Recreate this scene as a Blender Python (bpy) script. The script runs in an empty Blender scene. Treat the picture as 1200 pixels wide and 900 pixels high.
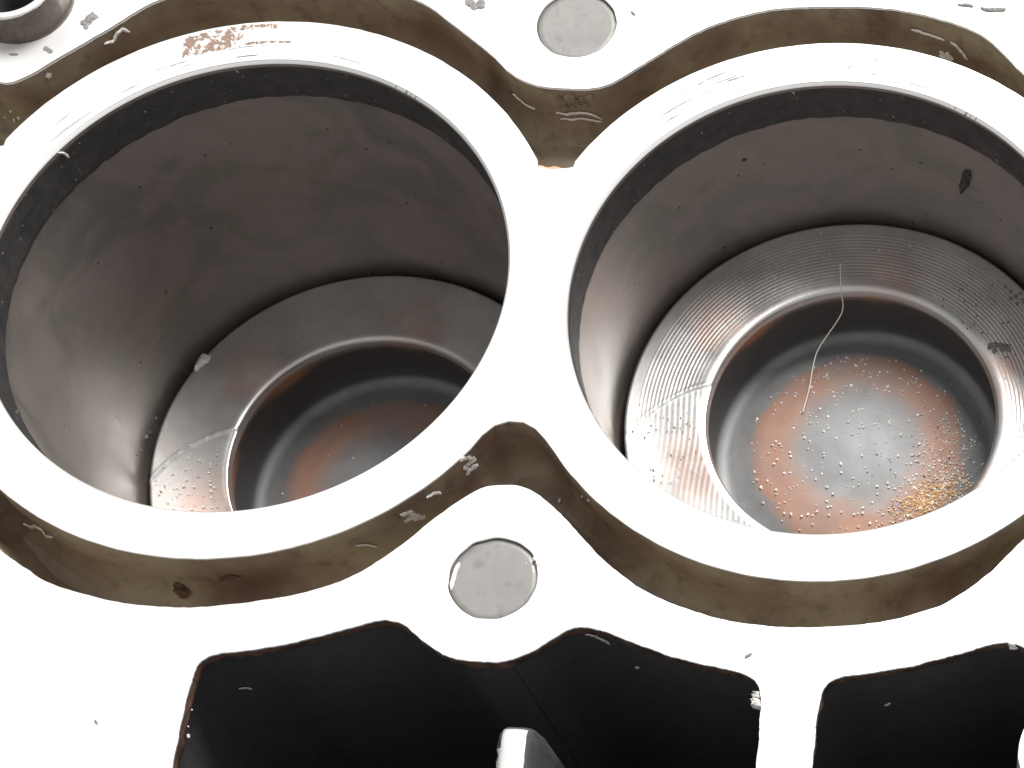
import bpy, bmesh, math, random
from mathutils import Vector, Matrix, noise
from math import pi, sin, cos, radians, hypot, atan2, sqrt, exp

scn = bpy.context.scene
C = scn.collection
K = 0.001                      # everything below is measured in millimetres

# ------------------------------------------------------------------ camera
cam_d = bpy.data.cameras.new('camera'); cam = bpy.data.objects.new('camera', cam_d); C.objects.link(cam)
RC = Matrix(((0.9993, 0.0303, 0.02194), (-0.03624, 0.92956, 0.36688), (-0.00928, -0.36741, 0.93001)))
cam.matrix_world = Matrix.Translation(Vector((89.926, -174.942, 290.948)) * K) @ RC.transposed().to_4x4()
cam_d.sensor_fit = 'HORIZONTAL'; cam_d.sensor_width = 36.0
cam_d.lens = 2533.88 / 1200 * 36
cam_d.shift_x = -719.03 / 1200; cam_d.shift_y = 334.84 / 1200      # the photograph is an off-centre crop
cam_d.clip_start = 0.01; cam_d.clip_end = 50
scn.camera = cam

# ------------------------------------------------------------------ world, lamp, exposure
w = bpy.data.worlds.new('World'); scn.world = w; w.use_nodes = True
bg = w.node_tree.nodes['Background']
bg.inputs[0].default_value = (1.0, 0.995, 0.985, 1); bg.inputs[1].default_value = 0.6
ld = bpy.data.lights.new('work_lamp', 'AREA'); lamp = bpy.data.objects.new('work_lamp', ld); C.objects.link(lamp)
ld.shape = 'DISK'; ld.size = 0.45; ld.energy = 17.0; ld.color = (1.0, 0.98, 0.955)
lamp.location = (0.29, 0.51, 0.80)
lamp.rotation_euler = (Vector((0, 0, 0)) - Vector(lamp.location)).to_track_quat('-Z', 'Y').to_euler()
scn.render.engine = 'CYCLES'
vs = scn.view_settings
vs.view_transform = 'Standard'; vs.look = 'None'; vs.exposure = 0.0; vs.gamma = 1.0; vs.use_curve_mapping = False

# ------------------------------------------------------------------ node helpers
class NT:
    def __init__(s, name):
        s.m = bpy.data.materials.new(name); s.m.use_nodes = True
        s.t = s.m.node_tree; s.b = s.t.nodes['Principled BSDF']
    def put(s, sock, v):
        if v is None: return
        if hasattr(v, 'is_output'): s.t.links.new(v, sock)
        elif hasattr(sock.default_value, '__len__') and not hasattr(v, '__len__'): sock.default_value = (v,) * len(sock.default_value)
        elif hasattr(v, '__len__') and len(v) == 3 and len(sock.default_value) == 4: sock.default_value = (*v, 1)
        else: sock.default_value = v
    def node(s, typ, ins=None, **kw):
        n = s.t.nodes.new(typ)
        for k, v in kw.items(): setattr(n, k, v)
        for k, v in (ins or {}).items(): s.put(n.inputs[k], v)
        return n
    def math(s, op, a, b=None, c=None, clamp=False):
        n = s.node('ShaderNodeMath', operation=op, use_clamp=clamp)
        for i, v in enumerate((a, b, c)): s.put(n.inputs[i], v)
        return n.outputs[0]
    def vec(s, op, a, b=None, out=0):
        n = s.node('ShaderNodeVectorMath', operation=op)
        s.put(n.inputs[0], a); s.put(n.inputs[1], b)
        return n.outputs[out]
    def mm(s):                                              # object coordinates in millimetres
        return s.vec('MULTIPLY', s.node('ShaderNodeTexCoord').outputs['Object'], (1000, 1000, 1000))
    def sep(s, v): return s.node('ShaderNodeSeparateXYZ', {0: v}).outputs
    def comb(s, x, y, z): return s.node('ShaderNodeCombineXYZ', {0: x, 1: y, 2: z}).outputs[0]
    def noise(s, v, scale, detail=4, rough=.55, dist=0):
        return s.node('ShaderNodeTexNoise', {'Vector': v, 'Scale': scale, 'Detail': detail, 'Roughness': rough, 'Distortion': dist}).outputs[0]
    def vor(s, v, scale, out='Distance', rand=1):
        return s.node('ShaderNodeTexVoronoi', {'Vector': v, 'Scale': scale, 'Randomness': rand}).outputs[out]
    def ramp(s, v, lo, hi, a=0., b=1.):
        n = s.node('ShaderNodeMapRange', {0: v, 1: lo, 2: hi, 3: a, 4: b}, interpolation_type='SMOOTHSTEP'); return n.outputs[0]
    def mix(s, f, a, b):
        n = s.node('ShaderNodeMix', data_type='RGBA')
        s.put(n.inputs[0], f); s.put(n.inputs[6], a); s.put(n.inputs[7], b); return n.outputs[2]
    def blob(s, p, c, r, soft=.6):                           # 1 inside a patch round c, fading out at radius r
        d = s.vec('DISTANCE', p, c, out=1)
        return s.ramp(d, r * (1 - soft), r, 1., 0.)
    def bump(s, h, dist_mm, strength=1.0):
        n = s.node('ShaderNodeBump', {'Height': h, 'Distance': dist_mm * K, 'Strength': strength}); s.t.links.new(n.outputs[0], s.b.inputs['Normal'])
    def out(s, col=None, rough=None, metal=None, spec=None):
        for k, v in (('Base Color', col), ('Roughness', rough), ('Metallic', metal), ('Specular IOR Level', spec)): s.put(s.b.inputs[k], v)
        return s.m

PITCH = 89.8; R = 40.0; BX = (-44.9, 44.9)
M = {}
def mat_deck():
    n = NT('milled_aluminium'); p = n.mm(); x, y, z = n.sep(p)
    base = n.mix(n.noise(p, .05, 3), (.90, .895, .885), (.94, .935, .925))
    grey = None
    # rubbed arcs that follow the bores
    tot = None
    for bx, dens in ((-44.9, 0.005), (44.9, .05)):
        dx = n.math('SUBTRACT', x, bx); r = n.math('SQRT', n.math('ADD', n.math('MULTIPLY', dx, dx), n.math('MULTIPLY', y, y)))
        th = n.math('ARCTAN2', y, dx)
        q = n.comb(n.math('MULTIPLY', r, 2.3), n.math('MULTIPLY', th, 4.2), bx)
        f = n.noise(q, 1.0, 5, .62)
        up = n.ramp(th, .75, 1.3); dn = n.ramp(th, 2.2, 2.75, 1, 0)
        band = n.math('MULTIPLY', n.ramp(r, 40.9, 41.4), n.ramp(r, 45.5, 47.2, 1, 0))
        near = n.ramp(r, 40.8, 44.5, .045, 0.0)
        thr = n.math('ADD', f, n.math('ADD', near, dens))
        s = n.math('MULTIPLY', n.math('MULTIPLY', n.ramp(thr, .63, .65), band), n.math('MULTIPLY', up, dn))
        tot = s if tot is None else n.math('MAXIMUM', tot, s)
    col = n.mix(tot, base, (.20, .195, .19))
    # rust on the left bore's land
    dx = n.math('SUBTRACT', x, -44.9); r = n.math('SQRT', n.math('ADD', n.math('MULTIPLY', dx, dx), n.math('MULTIPLY', y, y))); th = n.math('ARCTAN2', y, dx)
    patch = n.math('MULTIPLY', n.math('MULTIPLY', n.ramp(th, 1.70, 1.80), n.ramp(th, 1.93, 2.02, 1, 0)), n.math('MULTIPLY', n.ramp(r, 42.6, 43.6), n.ramp(r, 47.0, 47.9, 1, 0)))
    tail = n.math('MULTIPLY', n.math('MULTIPLY', n.ramp(th, 1.50, 1.60), n.ramp(th, 1.8, 1.9, 1, 0)), n.math('MULTIPLY', n.ramp(r, 43.2, 43.7), n.ramp(r, 43.9, 44.4, 1, 0)))
    top = n.math('MULTIPLY', n.math('MULTIPLY', n.ramp(th, 1.60, 1.66), n.ramp(th, 1.78, 1.86, 1, 0)), n.math('MULTIPLY', n.ramp(r, 46.2, 46.7), n.ramp(r, 47.3, 47.9, 1, 0)))
    area = n.math('MAXIMUM', patch, n.math('MULTIPLY', n.math('MAXIMUM', tail, top), .95))
    f = n.noise(p, .85, 6, .68, .8)
    rust = n.ramp(n.math('ADD', f, n.math('MULTIPLY', area, .30)), .735, .79)
    rcol = n.mix(n.noise(p, 1.3, 3), (.11, .065, .05), (.42, .21, .09))
    col = n.mix(n.math('MULTIPLY', rust, .85), col, rcol)
    n.bump(n.noise(p, 3.0, 3), .01, .3)
    return n.out(col, .38, .55)
def mat_liner():
    n = NT('honed_cast_iron'); p = n.mm(); x, y, z = n.sep(p)
    th = n.math('ARCTAN2', y, x)
    a = n.noise(n.comb(n.math('MULTIPLY', th, 2.0), n.math('MULTIPLY', z, .05), 0), 1.4, 4, .6, .8)
    c = n.mix(n.ramp(a, .35, .65), (.235, .222, .198), (.33, .282, .263))
    sc = n.noise(n.comb(n.math('MULTIPLY', th, 40), n.math('MULTIPLY', z, .12), 0), 1.0, 4, .6)
    c = n.mix(n.ramp(sc, .58, .72, 0, .30), c, (.34, .31, .29))
    sp = n.vor(p, .22); c = n.mix(n.ramp(sp, .05, .075, .85, 0), c, (.02, .018, .016))
    n.bump(n.noise(n.comb(n.math('MULTIPLY', th, 30), n.math('MULTIPLY', z, 1.1), 0), 1.5, 4), .03, .25)
    return n.out(c, n.ramp(a, .3, .7, .40, .5), .5)
def mat_carbon():
    n = NT('carbon_crust'); p = n.mm()
    f = n.noise(p, .35, 6, .65)
    c = n.mix(n.ramp(f, .3, .75), (.035, .034, .036), (.062, .058, .055))
    sp = n.noise(p, 1.1, 3, .5); c = n.mix(n.ramp(sp, .70, .73, 0, .8), c, (.45, .43, .41))
    n.bump(n.noise(p, .9, 6, .65), .22, .45)
    return n.out(c, .6, .1)
def mat_cast(name, a, b, rough=.55, scale=.09, glint=.0, metal=0., bd=.35):
    n = NT(name); p = n.mm()
    f = n.noise(p, scale, 6, .6, .5); g = n.noise(p, scale * 7, 4, .6)
    c = n.mix(n.ramp(f, .3, .7), a, b)
    c = n.mix(n.ramp(g, .52, .75, 0, .45), c, tuple(v * .45 for v in a))
    if glint:
        sp = n.noise(p, 1.1, 2, .5); c = n.mix(n.ramp(sp, .74, .78, 0, glint), c, (.5, .47, .42))
    n.bump(n.noise(p, .55, 6, .6), bd, .5)
    return n.out(c, n.ramp(g, .3, .7, rough - .12, rough + .1), metal)
def mat_crown():
    n = NT('turned_piston_aluminium'); p = n.mm(); x, y, z = n.sep(p)
    f = n.noise(p, .10, 5, .6)
    c = n.mix(n.ramp(f, .3, .7), (.50, .50, .50), (.62, .615, .605))
    lob = None
    for ang, rr, rad in ((146, 28.5, 7.5), (81, 28, 6.5), (203, 27.5, 8.5), (20, 28, 7), (265, 28, 8), (325, 28, 8)):
        b = n.blob(p, (rr * cos(radians(ang)), rr * sin(radians(ang)), 0), rad * 1.35, .85)
        lob = b if lob is None else n.math('MAXIMUM', lob, b)
    tint = n.math('MULTIPLY', lob, n.ramp(n.noise(p, .16, 4, .6), .3, .6))
    c = n.mix(n.math('MULTIPLY', tint, .55), c, (.62, .38, .30))
    sp = n.noise(p, .8, 3, .5); c = n.mix(n.ramp(sp, .72, .76, 0, .7), c, (.10, .10, .10))
    n.bump(n.noise(p, 1.6, 4), .03, .35)
    return n.out(c, n.ramp(f, .3, .7, .26, .36), .8)
def mat_bowl():
    n = NT('scorched_bowl_aluminium'); p = n.mm(); x, y, z = n.sep(p)
    r = n.math('SQRT', n.math('ADD', n.math('MULTIPLY', x, x), n.math('MULTIPLY', y, y)))
    f = n.noise(p, .10, 6, .65, .6)
    c = n.mix(n.ramp(f, .3, .7), (.28, .285, .29), (.35, .355, .36))
    rj = n.math('ADD', r, n.math('MULTIPLY', n.math('SUBTRACT', n.noise(p, .085, 7, .7, .8), .5), 7))
    ring = n.math('MULTIPLY', n.ramp(rj, 8.5, 14.5), n.ramp(rj, 17.8, 19.4, 1, 0))
    c = n.mix(n.math('MULTIPLY', n.math('MULTIPLY', ring, n.ramp(n.noise(p, .07, 3), .3, .55, .45, 1.0)), .78), c, (.52, .28, .19))
    soot_shade = n.math('MULTIPLY', n.ramp(z, -15.4, -14.2), n.ramp(z, -5.0, -3.0, 1, 0)); soot_shade = n.math('MULTIPLY', soot_shade, n.ramp(r, 24.4, 25.6))  # sooty tone that also paints the undercut wall's shade into the colour
    c = n.mix(n.math('MULTIPLY', soot_shade, .8), c, (.05, .048, .048))
    th = n.math('ARCTAN2', y, x)
    lip = n.math('MULTIPLY', n.ramp(z, -7, -1.5), n.ramp(n.noise(n.comb(n.math('COSINE', th), n.math('SINE', th), 3), 1.9, 2), .42, .6))
    lip = n.math('MAXIMUM', lip, n.math('MAXIMUM', n.blob(p, (-24.8, -4, -3), 10, .6), n.blob(p, (-18, 17, -2), 7, .7)))
    lip = n.math('MULTIPLY', lip, n.math('MULTIPLY', n.ramp(r, 22.5, 23.5), n.ramp(z, -8, -5)))
    c = n.mix(n.math('MULTIPLY', lip, .8), c, (.60, .30, .16))
    n.bump(n.noise(p, 1.0, 5), .06, .4)
    return n.out(c, .62, .2)
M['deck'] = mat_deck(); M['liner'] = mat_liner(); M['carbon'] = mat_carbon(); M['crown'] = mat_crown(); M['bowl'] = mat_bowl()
M['jacket'] = mat_cast('oily_brown_casting', (.175, .112, .084), (.35, .298, .21), .42, .05, .25)
M['cavity'] = mat_cast('oiled_shade_casting', (.058, .057, .06), (.072, .07, .072), .75, .04)  # oily casting; its near-black also puts the cavity's shade into the colour
M['lip'] = mat_cast('rust_lit_edge', (.035, .02, .015), (.15, .082, .055), .6, .16, .5)  # rust tone, kept lighter to paint in light on the cavity edge
M['side'] = mat_cast('cast_aluminium', (.34, .33, .31), (.45, .44, .42), .55, .05, 0, .5)
M['plug'] = mat_cast('dull_aluminium', (.22, .213, .203), (.275, .268, .257), .5, .05, 0, .1, .05)
M['land'] = mat_cast('sooty_piston_side', (.03, .029, .028), (.06, .055, .05), .55, .2)
M['brass'] = mat_cast('copper_stained_ledge', (.55, .25, .10), (.70, .42, .25), .45, .3, 0, .3)
M['sleeve'] = mat_cast('stained_steel', (.05, .036, .027), (.11, .086, .066), .5, .14)
M['rim'] = mat_cast('bright_steel_rim', (.85, .84, .83), (.92, .91, .9), .35, .2, 0, .5)
M['shaving'] = mat_cast('bright_swarf', (.74, .71, .67), (.88, .86, .83), .4, .6, 0, .1)
M['flake'] = mat_cast('grey_flake', (.16, .155, .15), (.27, .26, .25), .6, .8)

# ------------------------------------------------------------------ mesh helpers
def link(name, me, m, parent=None, loc=None, smooth=True):
    o = bpy.data.objects.new(name, me); C.objects.link(o)
    if m is not None and not me.materials: me.materials.append(m)
    if smooth: me.polygons.foreach_set('use_smooth', [True] * len(me.polygons))
    if parent: o.parent = parent
    if loc: o.location = Vector(loc) * K
    return o
def mesh(name, vs, fs):
    me = bpy.data.meshes.new(name); me.from_pydata([(a * K, b * K, c * K) for a, b, c in vs], [], fs); me.update(); return me
def empty(name, loc):
    o = bpy.data.objects.new(name, None); C.objects.link(o); o.location = Vector(loc) * K; o.empty_display_size = .01; return o
def tag(o, label, cat, group=None, kind=None):
    o['label'] = label; o['category'] = cat
    if group: o['group'] = group
    if kind: o['kind'] = kind
    return o
def smooth_loop(pts, step=.6, closed=True):                 # Catmull-Rom, resampled evenly
    n = len(pts); out = []
    rng = range(n) if closed else range(n - 1)
    for i in rng:
        if closed: p0, p1, p2, p3 = (pts[(i + k) % n] for k in (-1, 0, 1, 2))
        else: p0, p1, p2, p3 = (pts[min(max(i + k, 0), n - 1)] for k in (-1, 0, 1, 2))
        d = hypot(p2[0] - p1[0], p2[1] - p1[1]); m = max(2, int(d / step))
        for j in range(m):
            t = j / m; t2 = t * t; t3 = t2 * t
            out.append(tuple(.5 * (2 * p1[k] + (p2[k] - p0[k]) * t + (2 * p0[k] - 5 * p1[k] + 4 * p2[k] - p3[k]) * t2 + (3 * p1[k] - p0[k] - 3 * p2[k] + p3[k]) * t3) for k in (0, 1)))
    return out
def jitter(loop, amp, freq, seed=0):
    return [(x + amp * noise.noise((x * freq, y * freq, seed)), y + amp * noise.noise((x * freq, y * freq, seed + 7.3))) for x, y in loop]
def circle(cx, cy, r, n=160): return [(cx + r * cos(2 * pi * i / n), cy + r * sin(2 * pi * i / n)) for i in range(n)]
def normals(loop):
    n = len(loop); out = []
    for i in range(n):
        a = loop[i - 1]; b = loop[(i + 1) % n]; dx, dy = b[0] - a[0], b[1] - a[1]; l = hypot(dx, dy) or 1
        out.append((dy / l, -dx / l))
    return out
def area(loop): return .5 * sum(loop[i - 1][0] * loop[i][1] - loop[i][0] * loop[i - 1][1] for i in range(len(loop)))
def plate(name, loops, ztop, thick, bevel):                 # flat plate with holes and softened edges
    cu = bpy.data.curves.new(name, 'CURVE'); cu.dimensions = '2D'; cu.fill_mode = 'BOTH'
    cu.extrude = thick / 2 - bevel; cu.bevel_depth = bevel; cu.bevel_resolution = 1; cu.offset = -bevel
    for lp in loops:
        s = cu.splines.new('POLY'); s.points.add(len(lp) - 1); s.use_cyclic_u = True
        for p, q in zip(s.points, lp): p.co = (q[0], q[1], 0, 1)
    o = bpy.data.objects.new('tmp', cu); C.objects.link(o)
    dg = bpy.context.evaluated_depsgraph_get()
    me = bpy.data.meshes.new_from_object(o.evaluated_get(dg)); bpy.data.objects.remove(o); bpy.data.curves.remove(cu)
    me.name = name; me.materials.clear()
    me.transform(Matrix.Translation((0, 0, (ztop - thick / 2) * K)) @ Matrix.Scale(K, 4))
    return me
def wall(loop, rows, outward=1, amp=0., freq=.12, seed=0, cap=False, vs=None, fs=None):
    """rows: (z, offset along the loop's outward normal); lumpy below the first row"""
    vs = [] if vs is None else vs; fs = [] if fs is None else fs
    if area(loop) < 0: loop = loop[::-1]
    nn = normals(loop); n = len(loop); b = len(vs)
    for k, (z, off) in enumerate(rows):
        g = 0 if k == 0 else amp * min(1, k / 3)
        for (x, y), (nx, ny) in zip(loop, nn):
            d = off + g * (noise.noise((x * freq, y * freq, z * freq + seed)) + .4 * noise.noise((x * freq * 4, y * freq * 4, z * freq * 4 + seed)))
            vs.append((x + nx * d, y + ny * d, z))
    for k in range(len(rows) - 1):
        for i in range(n):
            j = (i + 1) % n; a = b + k * n
            f = (a + i, a + j, a + n + j, a + n + i)
            fs.append(f if outward > 0 else f[::-1])
    if cap: fs.append(tuple(range(len(vs) - n, len(vs))))
    return vs, fs
def lathe(prof, seg=192, cap_end=False, zf=None):
    vs = []; fs = []
    for k, (r, z) in enumerate(prof):
        for i in range(seg):
            a = 2 * pi * i / seg; x, y = r * cos(a), r * sin(a)
            vs.append((x, y, z + (zf(x, y, r) if zf else 0)))
    for k in range(len(prof) - 1):
        for i in range(seg):
            j = (i + 1) % seg; fs.append((k * seg + i, (k + 1) * seg + i, (k + 1) * seg + j, k * seg + j))
    if cap_end:
        vs.append((0, 0, prof[-1][1])); c = len(vs) - 1; b = (len(prof) - 1) * seg
        for i in range(seg): fs.append((b + i, c, b + (i + 1) % seg))
    return vs, fs

# ------------------------------------------------------------------ outlines of the block (deck plane z = 0)
X0, X1, Y0, Y1 = -186, 186, -112, 84
top = [(-90.1, 34.1), (-86.5, 35.1), (-82.8, 38.3), (-75.9, 44.4), (-68.3, 51.1), (-60, 54.2), (-52, 55.4), (-44, 55.8), (-35, 55.2), (-26.3, 53.1), (-20.1, 48.8), (-13.1, 43.2), (-9.1, 39.4), (-5.5, 37.6), (-2.0, 37.1), (3.5, 37.2), (6.8, 38.3), (11.2, 41.9), (16.2, 46.3), (21.4, 50.1), (28.1, 53.1), (34.9, 54.6), (46.0, 55.3), (53.1, 54.8), (60.2, 53.1), (65.9, 50.7), (69.5, 47.4), (73.2, 43.3), (78, 39.0), (83, 37.4), (88, 37.1)]
bot = [(-90, -34.2), (-84.5, -35.6), (-80, -39.5), (-75.5, -44.2), (-72.1, -47.7), (-67.7, -50.5), (-63.5, -52.8), (-54.4, -55.1), (-48.2, -55.7), (-42.0, -55.6), (-32.4, -54.1), (-25.3, -52.1), (-19.6, -49.3), (-14.1, -44.6), (-9.8, -40.0), (-5.9, -36.4), (-3.0, -34.6), (1.4, -34.2), (4.7, -35.5), (9.0, -39.1), (14.7, -44.9), (18.9, -48.3), (22.9, -50.8), (28.1, -52.9), (34.4, -54.6), (40.7, -55.3), (48.1, -55.2), (56.7, -54.1), (62.8, -52.2), (67.0, -50.2), (72.4, -45.6), (77.2, -40.0), (82, -36), (87, -34.3)]
endc = 134.7
def end_arc(cx, a0, a1, n=14): return [(cx + 55.5 * cos(radians(a0 + (a1 - a0) * i / n)), 55.5 * sin(radians(a0 + (a1 - a0) * i / n))) for i in range(n + 1)]
def half(side):   # from the notch out to the end bore
    return [(6.8, 38.3), (11.2, 41.9), (16.2, 46.3), (23, 51.2), (30, 53.8), (38, 55.2)]
tl = [(-89.8 - a, b) for a, b in half(0)]; tr = [(89.8 + a, b) for a, b in half(0)]
outer = tl[::-1] + top + tr + end_arc(endc, 84, -84)[0:] + [(a, -b) for a, b in tr[::-1]] + bot[::-1] + [(a, -b) for a, b in tl] + end_arc(-endc, -96, -264)
outer = jitter(smooth_loop(outer, .7), .10, .9, 1)
LR = 47.9
def arc(cx, a0, a1, r=LR, n=60): return [(cx + r * cos(radians(a0 + (a1 - a0) * i / n)), r * sin(radians(a0 + (a1 - a0) * i / n))) for i in range(n + 1)]
def land_loop():
    cs = [-endc, -44.9, 44.9, endc]; pts = []
    aT = math.degrees(math.acos(41.9 / LR)); aB = math.degrees(math.acos(38.6 / LR))
    # upper edge, left to right
    pts += arc(cs[0], 180, aT)
    for i in (1, 2, 3):
        m = (cs[i - 1] + cs[i]) / 2
        pts += [(m - 2.75, 21.95), (m - 1.4, 21.65), (m, 21.55), (m + 1.5, 21.75), (m + 2.85, 22.1)]
        pts += arc(cs[i], 180 - aT, aT if i < 3 else -180 + 180)
    # lower edge, right to left
    pts += arc(cs[3], 0, -(180 - aB))[1:]
    for i in (2, 1, 0):
        m = (cs[i + 1] + cs[i]) / 2
        pts += [(m + 4.6, -26.2), (m + 2.9, -24.5), (m + 1.0, -23.55), (m - 1.2, -23.4), (m - 3.2, -24.2), (m - 4.9, -26.0)]
        pts += arc(cs[i], -aB, -(180 - aB) if i else -179)
    return pts
land = jitter(land_loop(), .08, .9, 5)
hc = [(0, -62.4), (2.6, -62.3), (5.1, -61.6), (8.5, -59.6), (11.3, -57.4), (13.7, -56.5), (16.1, -56.7), (21.3, -58.5), (27.7, -60.6), (34.0, -62.0), (37.6, -62.7), (39.6, -63.8), (40.5, -65.7), (40.8, -69.3), (40.9, -77), (40.6, -95), (39.5, -99.5), (36, -101), (20, -101.5)]
cav = hc + [(0, -101.6)] + [(-a, b) for a, b in hc[:0:-1]]
cavs = [jitter(jitter(smooth_loop([(a + cx, b) for a, b in cav], .5), .16, .35, 11 + i), .10, 2.2, 3 + i) for i, cx in enumerate((0, PITCH))]
boltT = [jitter(circle(x, 49.5, 6.45, 80), .15, .5, 2) for x in (0, PITCH)]
boltB = [jitter(circle(x, -49.2, 6.5, 80), .22, .5, 4) for x in (-PITCH, 0, PITCH)]
sleeve_c = (-PITCH, 49.5)

# ------------------------------------------------------------------ engine block
block = empty('engine_block', (0, 0, -130))
tag(block, 'white milled engine block deck with two open bores and brown coolant slots', 'engine block')
def part(name, me, m, parent=block, loc=(0, 0, 130), smooth=True): return link(name, me, m, parent, loc, smooth)
rect = [(X0, Y0), (X1, Y0), (X1, Y1), (X0, Y1)]
bores = [circle(x, 0, R + .38, 256) for x in (-endc, *BX, endc)]
deck = part('deck', plate('deck', [rect, outer, *cavs, *boltT, *boltB, circle(*sleeve_c, 6.0, 80)] , 0, .5, .1), M['deck'], smooth=False)
lands = part('bore_land', plate('bore_land', [land, *bores], 0, .5, .1), M['deck'], smooth=False)
vs_, fs_ = wall([(X0, Y0), (X1, Y0), (X1, Y1), (X0, Y1)], [(-.5, 0), (-130, 0)], 1)
part('block_side', mesh('block_side', vs_, fs_), M['side'], smooth=False)
# coolant jacket: two walls and a floor
rows = [(-.45, 0), (-1.2, .02)] + [(-1.2 - 1.1 * i, .02) for i in range(1, 7)] + [(-7.8 - 5.2 * sin(radians(a_)), -4.2 * (1 - cos(radians(a_)))) for a_ in (15, 30, 45, 60, 75, 90)]
vs_, fs_ = wall(outer, rows, -1, .5, .10, 3)
part('coolant_jacket_wall', mesh('jacket_outer', vs_, fs_), M['jacket'])
vs_, fs_ = wall(land, [(z, -o) for z, o in rows], 1, .5, .10, 9)
part('coolant_jacket_wall', mesh('jacket_inner', vs_, fs_), M['jacket'])
part('coolant_jacket_floor', plate('jacket_floor', [outer, *[circle(x, 0, 44, 90) for x in (-endc, *BX, endc)]], -12.6, 1, .1), M['jacket'], smooth=False)
# copper ledge low in the notch between the bores
lv = []; lf = []
for i in range(13):
    t = i / 12; x = -2.9 + 5.8 * t; yb = 21.45 + .25 * sin(t * 5); yf = 22.5 - .35 * t + .12 * sin(t * 17)
    lv += [(x, yb - .5, -.55), (x, yf, -.62 - .1 * sin(t * 9)), (x, yf - .1, -1.7), (x, yb - .5, -1.8)]
for i in range(12):
    for k in range(4): lf.append((i * 4 + k, i * 4 + (k + 1) % 4, i * 4 + 4 + (k + 1) % 4, i * 4 + 4 + k))
lf += [(0, 1, 2, 3), (51, 50, 49, 48)]
part('notch_ledge', mesh('notch_ledge', lv, lf), M['brass'], smooth=False)
# bores
lin_me = mesh('cylinder_liner', *lathe([(R + .02, -.62), (R, -.8), (R, -5), (R, -9.0), (R + .05, -9.2)] + [(R + .05, -9.2 - 5 * i) for i in range(1, 25)], 256, True))
cham_me = mesh('chamfer', *lathe([(R + .42, -.12), (R + .30, -.2), (R + .06, -.56), (R + .015, -.64)], 256))
car_me = mesh('carbon_band', *(lambda L: ([(x * (1 - .0022 * (1 + noise.noise((x * .5, y * .5, z * .9)))), y * (1 - .0022 * (1 + noise.noise((x * .5, y * .5, z * .9)))), z + (.12 * noise.noise((x * .2, y * .2, 4)) + .1 * noise.noise((x * .9, y * .9, 9)) if z < -8.5 else 0)) for x, y, z in L[0]], L[1]))(lathe([(R + .01, -1.3), (R - .02, -1.5)] + [(R - .02, -1.5 - .6 * i) for i in range(1, 13)] + [(R + .2, -9.3)], 360)))
for x in (-endc, *BX, endc):
    l = link('cylinder_liner', lin_me, M['liner'], block, (x, 0, 130))
    link('chamfer', cham_me, M['deck'], l)
    c = link('carbon_band', car_me, M['carbon'], l)
# dark cavities along the side of the block
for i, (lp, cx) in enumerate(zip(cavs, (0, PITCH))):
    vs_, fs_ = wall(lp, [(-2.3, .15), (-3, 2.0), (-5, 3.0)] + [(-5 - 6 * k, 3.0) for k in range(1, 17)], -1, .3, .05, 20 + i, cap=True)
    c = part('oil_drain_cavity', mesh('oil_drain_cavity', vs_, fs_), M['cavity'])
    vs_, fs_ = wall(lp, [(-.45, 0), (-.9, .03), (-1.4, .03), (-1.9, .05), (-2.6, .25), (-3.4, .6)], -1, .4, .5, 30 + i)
    link('rusty_lit_edge', mesh('rusty_lit_edge', vs_, fs_), M['lip'], c)  # lighter brown band: rust plus the lit top of the wall as colour
    if i == 0:
        prof = [(-3.4, -30), (-3.0, -7), (-2.6, -5), (-2.2, -3.9), (-1.75, -3.2), (-1.1, -2.85), (0, -2.75), (1.1, -2.85), (1.75, -3.2), (2.15, -3.9), (2.5, -5), (2.9, -7), (3.2, -30)]
        ys = [-70.3, -70.7, -71.3, -72.2] + [-73.2 - 1.0 * k for k in range(28)]
        rv = []; rf = []
        for a, y in enumerate(ys):
            sag = (3.2, 1.3, .45, .1)[a] if a < 4 else 0
            for b, (x, z) in enumerate(prof):
                rv.append((5.4 + .06 * (-71 - y) * .5 + x * (.8 if a == 0 else 1) + (.5 if b in (1, 2, 3, 9, 10, 11) else .12) * noise.noise((x * 1.3, y * 1.1, z)), y, z - sag + .25 * noise.noise((x * 1.5, y * .9, 4)) * (b not in (0, 12))))
        n_ = len(prof)
        for a in range(len(ys) - 1):
            for b in range(n_ - 1): rf.append((a * n_ + b, a * n_ + b + 1, (a + 1) * n_ + b + 1, (a + 1) * n_ + b))
        rf.append(tuple(range(n_))[::-1])
        rb = link('rib', mesh('rib', rv, rf), M['side'], c)
        fv = [(3.75, -71.5, -2.96), (7.1, -71.6, -2.96), (7.6, -80, -2.96), (8.0, -100.4, -2.96), (4.5, -100.4, -2.96), (3.9, -80, -2.96)]
        rb['label'] = 'bright machined rib inside the black cavity'
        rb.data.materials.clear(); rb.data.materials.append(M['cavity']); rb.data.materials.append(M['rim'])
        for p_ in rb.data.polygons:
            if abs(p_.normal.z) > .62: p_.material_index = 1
    if i == 1:
        vs_, fs_ = wall(jitter(circle(cx - 2.8, -72.8, 9.0, 80), .12, .6, 8), [(-.15, 0), (-.4, .12), (-8, .5), (-60, 1.5)], 1, .1, .3, 3)
        fs_.append(tuple(range(80)))
        link('boss', mesh('boss', vs_, fs_), M['deck'], c, smooth=False)
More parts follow.
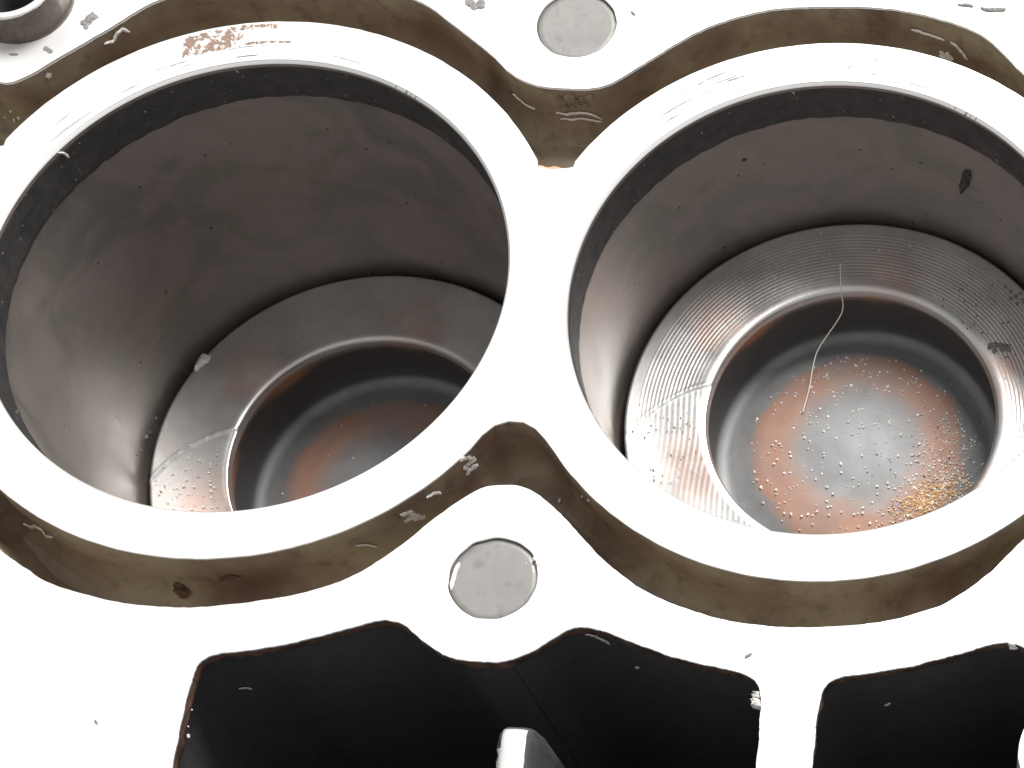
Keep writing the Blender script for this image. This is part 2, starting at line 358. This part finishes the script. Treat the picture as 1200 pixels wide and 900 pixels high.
# plugged bolt holes
for i, lp in enumerate(boltT + boltB):
    cx = sum(p[0] for p in lp) / len(lp); cy = sum(p[1] for p in lp) / len(lp)
    vs_, fs_ = wall([(a, b) for a, b in lp], [(-.42, .02), (-.56, 0)], -1)
    n_ = len(lp); b0 = len(vs_) - n_
    ring = vs_[b0:]; prev = b0
    for f_ in (.85, .6, .3):
        s0 = len(vs_)
        for (x, y, z) in ring:
            xx, yy = cx + (x - cx) * f_, cy + (y - cy) * f_
            vs_.append((xx, yy, -.56 - .10 * (1 - f_) + .06 * noise.noise((xx * .35, yy * .35, i))))
        for k in range(n_): fs_.append((prev + k, prev + (k + 1) % n_, s0 + (k + 1) % n_, s0 + k))
        prev = s0
    vs_.append((cx, cy, -.66)); fs_ += [(prev + k, prev + (k + 1) % n_, len(vs_) - 1) for k in range(n_)]
    part('plugged_bolt_hole', mesh('plugged_bolt_hole', vs_, fs_), M['plug'])

# ------------------------------------------------------------------ dowel sleeve standing up at the corner
sl = empty('dowel_sleeve', (*sleeve_c, 0))
tag(sl, 'brown stained hollow dowel sleeve standing proud of the deck, bright rim round dark hole', 'dowel sleeve')
sv, sf = lathe([(7.75, 5.6)] + [(7.75 + .10 * noise.noise((k, 2, 2)), 5.5 - .5 * k) for k in range(1, 11)] + [(7.9, .1), (8.2, .02)], 120)
sv = [(x * (1 + .012 * noise.noise((x * .4, y * .4, z * .5))), y * (1 + .012 * noise.noise((x * .4, y * .4, z * .5))), z) for x, y, z in sv]
link('sleeve_wall', mesh('sleeve_wall', sv, sf), M['sleeve'], sl)
link('rim', mesh('sleeve_rim', *lathe([(6.55, 5.4), (6.65, 5.9), (6.8, 6.0), (7.55, 6.0), (7.72, 5.9), (7.76, 5.5)][::-1], 120)), M['rim'], sl)
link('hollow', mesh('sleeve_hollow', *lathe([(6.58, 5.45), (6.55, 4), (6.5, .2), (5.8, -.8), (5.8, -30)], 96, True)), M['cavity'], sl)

# ------------------------------------------------------------------ pistons
CR, BR = 38.75, 24.6
PK = ((-18, -16.2, 22.6),)
def crown_mesh(name, amp):
    def zf(x, y, r):
        e = min(1, max(0, (CR - .35 - r) / .6)); z = amp * cos(2 * pi * r / .66) * e * min(1, max(0, (r - 26.0) / 3)) * min(1, max(0, (36.8 - r) / .6))
        for px, py, pr in PK:
            d = hypot(x - px, y - py) - pr
            if d < .9:
                t = min(1, max(0, (.0 - d) / .5)); t = t * t * (3 - 2 * t)
                ridge = .09 * (1 + .9 * noise.noise((x * .8, y * .8, 3))) * exp(-(d / .42) ** 2)
                z = z * (1 - t) + t * (-.15 + amp * .5 * cos(2 * pi * (x + .25 * sin(y * .3)) / .95)) + ridge
        return z - .00
    prof = [(CR, -1.2), (CR, -.55), (CR - .12, -.2), (CR - .4, -.02)]
    r = CR - .6
    while r > BR + 1.7: prof.append((r, 0)); r -= .15
    prof += [(BR + 1.5, 0), (BR + 1.0, -.03), (BR + .65, -.11), (BR + .4, -.24), (BR + .2, -.46), (BR + .08, -.8), (BR + .02, -1.2), (BR, -1.6)]
    return mesh(name, *lathe(prof, 640, zf=lambda x, y, r: zf(x, y, r) if BR + .5 < r < CR - .05 else 0))
def bowl_mesh():
    P = [(BR, -1.6), (BR + .1, -2.1), (BR + .7, -3.0), (BR + 1.1, -4.5), (BR + 1.4, -7), (BR + 1.5, -9.5), (BR + 1.4, -12.0), (BR + .9, -14.0), (BR, -15.1), (BR - 1.2, -15.4), (22.4, -15.0), (21, -14.2), (19.8, -13.4), (18.6, -12.7), (17.2, -12.0), (15.6, -11.4), (13.5, -10.65), (11, -10.0), (8.5, -9.4), (6, -8.85), (4, -8.5), (2, -8.25), (.8, -8.15)]
    pr = smooth_loop(P, .5, closed=False) + [P[-1]]
    return mesh('combustion_bowl', *lathe(pr, 240, True, zf=lambda x, y, r: .12 * noise.noise((x * .25, y * .25, 2)) if r < 22 else 0))
bowl_me = bowl_mesh()
side = [(CR, -1.2), (CR, -7), (CR - .9, -7.05), (CR - .9, -8.9), (CR, -8.95), (CR, -14), (CR - .9, -14.05), (CR - .9, -15.6), (CR, -15.65), (CR, -19), (CR - .9, -19.05), (CR - .9, -22), (CR, -22.05), (CR + .6, -28), (CR + .8, -50)]
side_me = mesh('piston_side', *lathe([(r, z) for r, z in side], 192, True))
def piston(x, depth, amp, label):
    p = empty('piston', (x, 0, -depth - 50)); tag(p, label, 'piston', 'pistons down in the bores')
    link('crown', crown_mesh('crown', amp), M['crown'], p, (0, 0, 50))
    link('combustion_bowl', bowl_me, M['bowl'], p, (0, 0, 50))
    link('piston_side', side_me, M['land'], p, (0, 0, 50))
    return p
piston(BX[0], 61.9, .004, 'piston sitting deep in its bore with a smooth clean grey crown')
piston(BX[1], 38.5, .020, 'piston high in its bore with ringed crown and speckled orange bowl')
#DEBRIS
# ------------------------------------------------------------------ swarf, crumbs and flakes: (name, label, category, shape, width, material, surface normal, points)
DEB = [
    ('metal_shaving', 'S-shaped curled shaving on the upper slot wall near the dowel sleeve', 'shaving', 'rib', 0.75, 'shaving', (0.69, -0.72, 0.05), [(-76.5, 43.8, -2.2), (-75.8, 44.4, -2.5), (-75.2, 45.0, -2.6), (-74.5, 45.7, -1.7), (-73.9, 46.3, -1.6), (-73.2, 46.8, -2.7)]),
    ('metal_crumb', 'small pale crumb in the upper slot between dowel sleeve and deep bore', 'crumb', 'clump', 0.75, 'shaving', (0.73, -0.68, -0.03), [(-84.1, 37.3, -2.3)]),
    ('metal_crumb', 'tiny glinting crumb low in the slot corner under the dowel sleeve', 'crumb', 'each:glinting crumbs in the slot corner', 0.45, 'shaving', (-0.45, -0.81, 0.38), [(-94.8, 35.2, -11.4), (-92.8, 34.4, -10.9), (-91.6, 34.2, -9.9), (-92.8, 35.0, -9.3)]),
    ('metal_shaving', 'short bright sliver on the slot wall just left of the deck notch', 'shaving', 'rib', 0.7, 'shaving', (-0.54, -0.84, -0.02), [(-10.7, 40.7, -7.0), (-9.5, 39.8, -7.3), (-8.4, 39.0, -7.6), (-6.9, 38.3, -7.6)]),
    ('metal_shaving', 'longer crinkled rod of swarf across the slot wall above the copper ledge', 'shaving', 'rib', 0.65, 'shaving', (-0.04, -1.00, 0.04), [(-3.3, 37.4, -7.1), (-1.4, 37.1, -7.0), (0.8, 37.1, -6.4), (2.7, 37.0, -6.7), (4.0, 37.2, -8.2)]),
    ('metal_shaving', 'second crinkled swarf strand lying just under the longer rod above the copper ledge', 'shaving', 'rib', 0.55, 'shaving', (-0.02, -0.99, 0.12), [(-2.9, 37.2, -8.4), (-1.1, 37.0, -8.5), (1.0, 37.1, -8.0), (2.9, 37.0, -8.5), (3.9, 37.1, -8.8)]),
    ('casting_crust', 'rough patch of brown crust on the slot wall under the plugged hole', 'crust', 'clump', 0.9, 'jacket', (0.01, -1.00, -0.03), [(-2.2, 37.1, -2.3), (-1.4, 37.1, -3.6), (0.0, 37.0, -2.2), (0.9, 37.0, -3.1), (3.1, 37.0, -2.1), (1.8, 37.1, -4.2), (-0.1, 37.1, -5.1), (-1.8, 37.2, -5.6)]),
    ('metal_shaving', 'straight pale rod on the slot wall behind the bore of the high piston', 'shaving', 'rib', 0.7, 'shaving', (-0.24, -0.97, 0.01), [(54.0, 54.6, -4.3), (55.9, 54.1, -4.5), (57.8, 53.6, -4.7), (59.5, 53.3, -5.1)]),
    ('metal_shaving', 'curved pale shaving next to the straight rod in the slot behind the high piston', 'shaving', 'rib', 0.7, 'shaving', (-0.41, -0.91, 0.05), [(60.5, 53.0, -5.1), (61.6, 52.4, -5.6), (62.4, 52.2, -6.8), (63.2, 51.8, -8.1)]),
    ('metal_flake', 'jagged bright flake at the land edge under the straight rod', 'flake', 'clump', 0.7, 'shaving', (-0.26, -0.94, 0.22), [(58.7, 53.5, -8.8), (58.9, 53.2, -9.8), (59.8, 53.1, -9.4), (60.2, 52.9, -9.9)]),
    ('metal_crumb', 'cluster of bright crumbs on the lower slot wall near its peak', 'crumb', 'clump', 0.6, 'shaving', (0.81, -0.59, 0.04), [(-7.5, -29.8, -0.5), (-7.0, -29.0, -1.5), (-6.8, -28.4, -3.4), (-7.7, -29.9, -3.0), (-7.4, -29.5, -4.6), (-6.8, -28.8, -4.8), (-7.7, -29.9, -4.8)]),
    ('metal_flake', 'single pale flake in the lower slot between two crumb clusters', 'flake', 'rib', 0.8, 'shaving', (0.69, -0.72, 0.01), [(-12.5, -35.4, -2.3), (-11.7, -34.6, -2.6), (-10.9, -33.9, -3.5)]),
    ('metal_crumb', 'cluster of pale crumbs in the lower slot beside a thin sliver', 'crumb', 'clump', 0.75, 'shaving', (0.60, -0.80, -0.03), [(-15.6, -38.0, -3.1), (-15.0, -37.4, -3.6), (-14.8, -37.1, -5.7), (-14.2, -36.6, -6.9), (-15.7, -37.7, -5.4)]),
    ('metal_shaving', 'thin straight sliver in the lower slot under the deep bore', 'shaving', 'rib', 0.4, 'shaving', (0.50, -0.86, 0.08), [(-22.9, -42.3, -5.5), (-21.7, -41.7, -6.2), (-20.6, -41.2, -8.1)]),
    ('metal_shaving', 'ragged string of white scraps in the slot at the far end under the deep bore', 'shaving', 'rib', 0.7, 'shaving', (-0.57, -0.79, 0.23), [(-75.6, -37.9, -11.3), (-74.4, -38.7, -11.1), (-72.3, -39.5, -8.8), (-70.5, -40.8, -7.1), (-70.7, -40.8, -9.3), (-69.1, -41.6, -7.9)]),
    ('metal_crumb', 'tiny bright crumb on the slot wall under the high piston bore', 'crumb', 'each:crumbs under the high piston bore', 0.5, 'shaving', (-0.72, -0.69, -0.07), [(9.6, -32.3, -6.7), (11.4, -34.3, -3.7)]),
    ('metal_crumb', 'lone tiny crumb low in the lower slot right of its peak', 'crumb', 'clump', 0.45, 'shaving', (0.00, 0.00, 1.00), [(4.6, -30.4, -12.4)]),
    ('casting_lump', 'dark lump on the brown slot wall under the deep bore', 'lump', 'clump', 1.3, 'lip', (-0.10, -0.92, 0.38), [(-49.7, -48.0, -9.9), (-49.5, -48.4, -10.9)]),
    ('casting_lump', 'flat dark scab on the brown slot wall beside the dark lump', 'lump', 'rib', 0.8, 'lip', (0.07, -1.00, -0.05), [(-42.5, -48.0, -6.8), (-40.7, -47.9, -5.5), (-39.1, -47.8, -5.9)]),
    ('metal_crumb', 'white crumbly lump stuck at the crown edge of the deep piston', 'crumb', 'clump', 1.0, 'shaving', (0.61, -0.36, 0.71), [(-79.7, 19.8, -63.9), (-79.2, 20.6, -63.8), (-77.6, 19.1, -61.9), (-78.7, 17.6, -61.9)]),
    ('metal_chip', 'oval grey chip lying on the ringed crown of the high piston', 'chip', 'clump', 0.75, 'flake', (-0.01, -0.01, 1.00), [(67.8, 14.7, -38.5), (68.8, 15.1, -38.5), (70.2, 14.8, -38.5), (71.1, 14.1, -38.5), (68.7, 13.9, -38.5)]),
    ('carbon_crumb', 'grey crumb on the crown edge of the high piston against the far wall', 'crumb', 'each:crumbs on the crown edge', 0.6, 'flake', (-0.08, -0.07, 0.99), [(69.9, 26.8, -38.5), (70.8, 25.9, -38.5), (71.8, 24.8, -38.5), (72.6, 25.5, -38.5), (72.1, 23.4, -38.5), (73.1, 24.1, -38.5), (70.9, 24.4, -38.5)]),
    ('soot_flake', 'black sooty flake stuck to the wall of the high piston bore', 'flake', 'rib', 1.5, 'land', (-0.46, -0.89, 0.00), [(64.1, 35.1, -15.7), (63.6, 35.4, -18.1), (63.0, 35.7, -20.6), (62.4, 36.0, -22.8)]),
    ('soot_flake', 'small black dot on the bore wall above the ringed crown', 'flake', 'clump', 0.55, 'land', (0.46, -0.89, 0.00), [(26.4, 35.5, -15.8)]),
    ('metal_flake', 'grey smear flake on the deck beside the dowel sleeve', 'flake', 'clump', 0.75, 'flake', (0.00, 0.00, 1.00), [(-79.2, 46.0, 0.0), (-78.7, 46.5, 0.0), (-78.2, 47.0, -0.0), (-78.7, 45.3, -0.0)]),
    ('metal_flake', 'small grey fleck on the deck between dowel sleeve and upper slot', 'flake', 'clump', 0.55, 'flake', (0.00, 0.00, 1.00), [(-84.2, 40.7, -0.0), (-83.4, 40.2, 0.0)]),
    ('metal_flake', 'thin grey dash on the deck under the dowel sleeve', 'flake', 'rib', 0.25, 'flake', (0.00, 0.00, 1.00), [(-89.8, 39.3, 0.0), (-88.3, 39.3, -0.0)]),
    ('metal_flake', 'crumpled grey flake on the deck left of the upper plugged hole', 'flake', 'clump', 0.9, 'flake', (0.00, 0.00, 1.00), [(-17.9, 53.0, 0.0), (-17.0, 52.2, 0.0), (-16.1, 52.7, -0.0)]),
    ('metal_flake', 'small grey scrap on the deck corner behind the high piston bore', 'flake', 'rib', 0.55, 'flake', (0.00, 0.00, 1.00), [(61.7, 56.3, 0.0), (62.8, 56.3, 0.0), (64.3, 56.0, 0.0)]),
    ('metal_flake', 'longer grey scrap on the deck corner behind the high piston bore', 'flake', 'rib', 0.75, 'flake', (0.00, 0.00, 1.00), [(65.5, 55.9, 0.0), (66.6, 55.5, -0.0), (67.9, 55.5, 0.0), (69.7, 55.8, -0.0)]),
    ('metal_flake', 'tiny grey fleck on the deck right of the upper plugged hole', 'flake', 'rib', 0.4, 'flake', (0.00, 0.00, 1.00), [(8.6, 52.4, -0.0), (9.3, 51.7, 0.0)]),
    ('metal_flake', 'thin dark sliver on the deck above the gap between two black cavities', 'flake', 'rib', 0.45, 'flake', (0.00, 0.00, 1.00), [(37.8, -60.3, 0.0), (38.8, -59.6, 0.0)]),
    ('metal_flake', 'faint grey speck alone on the blank deck beside the wide black cavity', 'flake', 'rib', 0.3, 'flake', (0.00, 0.00, 1.00), [(-53.0, -73.4, 0.0), (-52.5, -74.0, 0.0)]),
    ('metal_chip', 'white chip on the corner edge of the wide black cavity', 'chip', 'clump', 0.9, 'shaving', (-0.25, -0.97, -0.01), [(40.0, -65.3, -0.9), (39.9, -66.2, -1.2), (40.2, -67.0, -1.0)]),
    ('metal_chip', 'pale crooked strip under the crest of the wide black cavity', 'chip', 'rib', 0.6, 'shaving', (0.09, -1.00, 0.01), [(12.1, -53.6, -9.3), (13.1, -53.4, -10.3), (14.1, -53.4, -11.7), (14.9, -53.4, -13.5)]),
    ('metal_chip', 'pale chip at the crest of the narrower black cavity', 'chip', 'clump', 0.7, 'shaving', (-0.11, -0.99, 0.01), [(76.1, -56.5, -0.4), (76.4, -56.5, -1.5)]),
    ('metal_chip', 'thin pale sliver inside the dark corner of the wide black cavity', 'chip', 'rib', 0.45, 'shaving', (0.56, -0.83, -0.01), [(-41.3, -61.2, -17.7), (-40.7, -60.7, -18.6), (-40.3, -60.4, -20.0)]),
    ('metal_crumb', 'bright dot on the wall of the wide black cavity', 'crumb', 'clump', 0.55, 'shaving', (-0.15, -0.99, 0.02), [(17.6, -54.1, -21.3)]),
    ('metal_crumb', 'grey dot on the wall of the narrower black cavity', 'crumb', 'clump', 0.5, 'shaving', (0.26, -0.97, -0.02), [(56.3, -58.8, -21.3), (56.7, -58.7, -21.2)]),
    ('metal_crumb', 'tiny bright speck on the side edge of the wide black cavity', 'crumb', 'each:specks on the cavity edge', 0.35, 'shaving', (1.00, 0.00, 0.00), [(-40.5, -70.7, -1.7), (-40.5, -73.3, -1.6), (-40.4, -74.6, -1.9)]),
    ('metal_crumb', 'silver crumb at the rim of the lower plugged hole', 'crumb', 'each:silver crumbs at the plugged hole', 0.5, 'shaving', (-0.08, -0.06, 1.00), [(4.8, -45.3, -0.8), (5.7, -45.9, -0.0), (6.2, -46.6, -0.0), (4.3, -46.3, -0.8), (3.2, -46.6, -0.9)]),
    ('metal_shaving', 'silvery curl against the side of the lower plugged hole', 'shaving', 'rib', 0.7, 'shaving', (0.02, -0.00, 1.00), [(-5.4, -46.7, -0.7), (-5.8, -47.8, -0.8), (-5.9, -48.9, -0.8), (-6.1, -50.0, -0.8), (-5.9, -51.1, -0.8)]),
    ('metal_shaving', 'thin pale curl on the sooty rim band of the deep bore', 'shaving', 'rib', 0.4, 'shaving', (0.80, -0.55, 0.23), [(-78.6, 21.6, -0.6), (-78.1, 22.0, -1.4), (-78.0, 22.3, -2.9)]),
    ('carbon_crumb', 'grey crumb at the foot of the deep bore wall', 'crumb', 'each:crumbs at the foot of the bore wall', 0.5, 'flake', (1.00, -0.05, 0.00), [(-84.9, -2.3, -59.0), (-84.9, -0.9, -59.9), (-84.9, 2.4, -60.9), (-84.8, 3.8, -61.9), (-84.4, 6.8, -62.0)]),
]
def grain(bm, c, r, seed, flat=None, sub=1, sq=.45):
    g = bmesh.ops.create_icosphere(bm, subdivisions=sub, radius=1)
    fr = random.Random(seed); sx, sy, sz = (r * fr.uniform(.7, 1.3) for _ in range(3)); rot = Matrix.Rotation(fr.uniform(0, 6.3), 3, Vector((fr.uniform(-1, 1), fr.uniform(-1, 1), fr.uniform(-1, 1))))
    for v in g['verts']:
        p = v.co * (1 + .75 * noise.noise(v.co * 1.7 + Vector((seed, 0, 0))))
        p = rot @ Vector((p.x * sx, p.y * sy, p.z * sz))
        if flat is not None: p = p - flat * (p.dot(flat) * sq)
        v.co = (p + c) * K
def bm_done(name, bm):
    me = bpy.data.meshes.new(name); bm.to_mesh(me); bm.free(); return me
def recentre(o):
    c = sum((Vector(v.co) for v in o.data.vertices), Vector()) / len(o.data.vertices)
    o.data.transform(Matrix.Translation(-c)); o.location = c
def ribbon(name, pts, nrm, wd, seed):
    P = []                                                   # resample, crinkle and sweep a ragged ribbon
    for i in range(len(pts) - 1):
        a, b = Vector(pts[i]), Vector(pts[i + 1]); m = max(3, int((b - a).length / .28))
        P += [a.lerp(b, k / m) for k in range(m)]
    P.append(Vector(pts[-1])); n = len(P); vs = []; fs = []
    for i, p in enumerate(P):
        d = (P[min(i + 1, n - 1)] - P[max(i - 1, 0)]).normalized(); s = d.cross(nrm)
        s = s.normalized() if s.length > 1e-4 else Vector((1, 0, 0))
        t = i / (n - 1); env = min(1, .35 + 4 * min(t, 1 - t)); q = .55 + .45 * noise.noise((i * .55, seed, 1)); h = wd * .5 * env * (.75 + .5 * q)
        up = nrm * (.12 + wd * .35 * (.5 + .5 * noise.noise((i * .4, seed, 5)))); wob = s * (.25 * wd * noise.noise((i * .33, seed, 9)))
        c = p + up + wob; th = nrm * (wd * .22)
        vs += [c - s * h - th * .3, c - s * h * .35 + th * (1 + .5 * noise.noise((i * .8, seed, 2))), c + s * h * .5 + th * (.6 + .6 * noise.noise((i * .9, seed, 3))), c + s * h - th * .4, c - th * 1.3]
    for i in range(n - 1):
        for k in range(5): fs.append((i * 5 + k, i * 5 + (k + 1) % 5, i * 5 + 5 + (k + 1) % 5, i * 5 + 5 + k))
    fs += [(4, 3, 2, 1, 0), tuple(range(n * 5 - 5, n * 5))]
    return mesh(name, [tuple(v) for v in vs], fs)
for k, (nm, lab, cat, shape, wd, mt, nr, pts) in enumerate(DEB):
    nrm = Vector(nr).normalized()
    if shape == 'rib':
        o = link(nm, ribbon(nm, pts, nrm, wd, k * 3.7), M[mt], smooth=False); recentre(o); tag(o, lab, cat); continue
    if shape.startswith('each'):
        for j, p in enumerate(pts):
            bm = bmesh.new(); grain(bm, Vector(p) + nrm * wd * .2, wd * (.5 + .15 * ((j * 7) % 3)), k * 11 + j, nrm)
            o = link(nm, bm_done(nm, bm), M[mt], smooth=False); recentre(o); tag(o, lab, cat, shape[5:])
        continue
    bm = bmesh.new()
    for j, p in enumerate(pts):
        grain(bm, Vector(p) + nrm * wd * .15, wd * (.66 + .16 * (j % 3)), k * 11 + j, nrm, 2, .82 if mt == 'flake' else .55)
        if j: grain(bm, (Vector(p) + Vector(pts[j - 1])) / 2 + nrm * wd * .05, wd * .72, k * 11 + j + 50, nrm, 2, .82 if mt == 'flake' else .55)
    o = link(nm, bm_done(nm, bm), M[mt], smooth=False); recentre(o); tag(o, lab, cat)

# pale fibre lying over the bowl edge of the high piston
FP = [(-4.3, 30.2, .12), (-4.1, 28.0, .12), (-3.9, 26.2, .2), (-3.8, 25.2, .3), (-3.7, 24.3, -.3), (-3.4, 22.9, -3.0), (-4.4, 21.4, -4.4), (-6.3, 19.4, -6.2), (-8.2, 17.2, -8.0), (-8.8, 14.6, -8.9), (-9.0, 11.4, -9.2), (-9.3, 8.6, -9.2), (-9.9, 5.6, -9.5)]
fc = bpy.data.curves.new('fibre', 'CURVE'); fc.dimensions = '3D'; fc.bevel_depth = .00011; fc.bevel_resolution = 2; fc.resolution_u = 8
sp_ = fc.splines.new('NURBS'); sp_.points.add(len(FP) - 1); sp_.use_endpoint_u = True; sp_.order_u = 3
for q, (a, b, c) in zip(sp_.points, FP): q.co = (a * K, b * K, c * K, 1)
tmp = bpy.data.objects.new('tmp', fc); C.objects.link(tmp)
fme = bpy.data.meshes.new_from_object(tmp.evaluated_get(bpy.context.evaluated_depsgraph_get())); bpy.data.objects.remove(tmp)
fme.materials.clear()
nf = NT('pale_fibre'); nf.out((.80, .77, .72), .6, 0.)
fo = link('fibre', fme, nf.m, None, (BX[1], 0, -38.5)); tag(fo, 'thin pale fibre hanging over the bowl edge of the speckled piston', 'fibre')

# grit on the piston bowls: countless grains
def dome(r):
    T = [(0, -8.1), (2, -8.25), (4, -8.5), (6, -8.85), (8.5, -9.4), (11, -10), (13.5, -10.65), (15.6, -11.4), (17.2, -12.0), (18.6, -12.7), (19.8, -13.4), (21, -14.2), (22.4, -15), (24, -15.6), (25.4, -15.4)]
    for (a, za), (b, zb) in zip(T, T[1:]):
        if r <= b: return za + (zb - za) * (r - a) / (b - a)
    return -15.4
def grit(name, label, bx, depth, pts, m):
    bm = bmesh.new()
    for i, (x, y, z, r) in enumerate(pts): grain(bm, Vector((x, y, z + r * .25)), r, i * .37, None, 0 if r < .13 else 1)
    o = link(name, bm_done(name, bm), m, None, (bx, 0, -depth), smooth=False); tag(o, label, 'grit', kind='stuff'); return o
rnd = random.Random(4); gw = []; ga = []; gd = []
def on(x, y, r): return (x, y, dome(hypot(x, y)) + .05, r)
for _ in range(420):
    a = rnd.uniform(0, 2 * pi); q = 19.5 * sqrt(rnd.random()); gw.append(on(q * cos(a), q * sin(a), rnd.choice((.09, .12, .15, .2, .25))))
for _ in range(420):
    x, y = rnd.gauss(16.0, 3.6), rnd.gauss(-4.5, 5.5)
    if hypot(x, y) < 24.5: gw.append(on(x, y, rnd.uniform(.08, .23)))
for _ in range(130):
    x, y = rnd.gauss(14, 4.6), rnd.gauss(-2, 7)
    if hypot(x, y) < 24.5: gd.append(on(x, y, rnd.uniform(.05, .13)))
for _ in range(800):
    x = rnd.gauss(13.2, 3.0); y = -9.6 + (x - 12.8) * .55 + rnd.gauss(0, 1.5)
    if hypot(x, y) < 24: ga.append(on(x, y, rnd.uniform(.07, .22)))
for _ in range(110):                                         # dark specks on the ringed crown
    a = radians(rnd.gauss(195, 9) if rnd.random() < .6 else rnd.uniform(25, 60)); q = rnd.uniform(26, 37.5); gd.append((q * cos(a), q * sin(a), .06, rnd.uniform(.06, .14)))
for _ in range(70):
    a = rnd.uniform(0, 2 * pi); q = rnd.uniform(25.3, 38); gw.append((q * cos(a), q * sin(a), .06, rnd.uniform(.07, .16)))
def mat_grit(name, a, b, rough=.5):
    n = NT(name); p = n.mm(); return n.out(n.mix(n.ramp(n.noise(p, .8, 2), .35, .65), a, b), rough, 0.)
M['grit'] = mat_grit('pale_grit', (.74, .73, .71), (.92, .91, .9)); M['amber'] = mat_grit('amber_grit', (.72, .45, .22), (.92, .70, .44)); M['soot_shade'] = mat_grit('soot_grit', (.035, .033, .032), (.09, .085, .08))
grit('pale_grit', 'pale grit sprinkled over the bowl of the speckled piston', BX[1], 38.5, gw, M['grit'])
grit('amber_grit', 'amber grit heaped at the near side of the speckled bowl', BX[1], 38.5, ga, M['amber'])
grit('soot_grit', 'dark sooty grains scattered over the speckled piston', BX[1], 38.5, gd, M['soot_shade'])
gl = []
for _ in range(16):
    a = rnd.uniform(0, 2 * pi); q = 20 * sqrt(rnd.random()); gl.append(on(q * cos(a), q * sin(a), rnd.uniform(.12, .24)))
for _ in range(70):
    a = radians(rnd.gauss(193, 9)); q = rnd.uniform(27, 37.8); gl.append((q * cos(a), q * sin(a), .02, rnd.uniform(.08, .24)))
grit('pale_grit', 'few pale grains on the clean piston deep in its bore', BX[0], 61.9, gl, M['grit'])
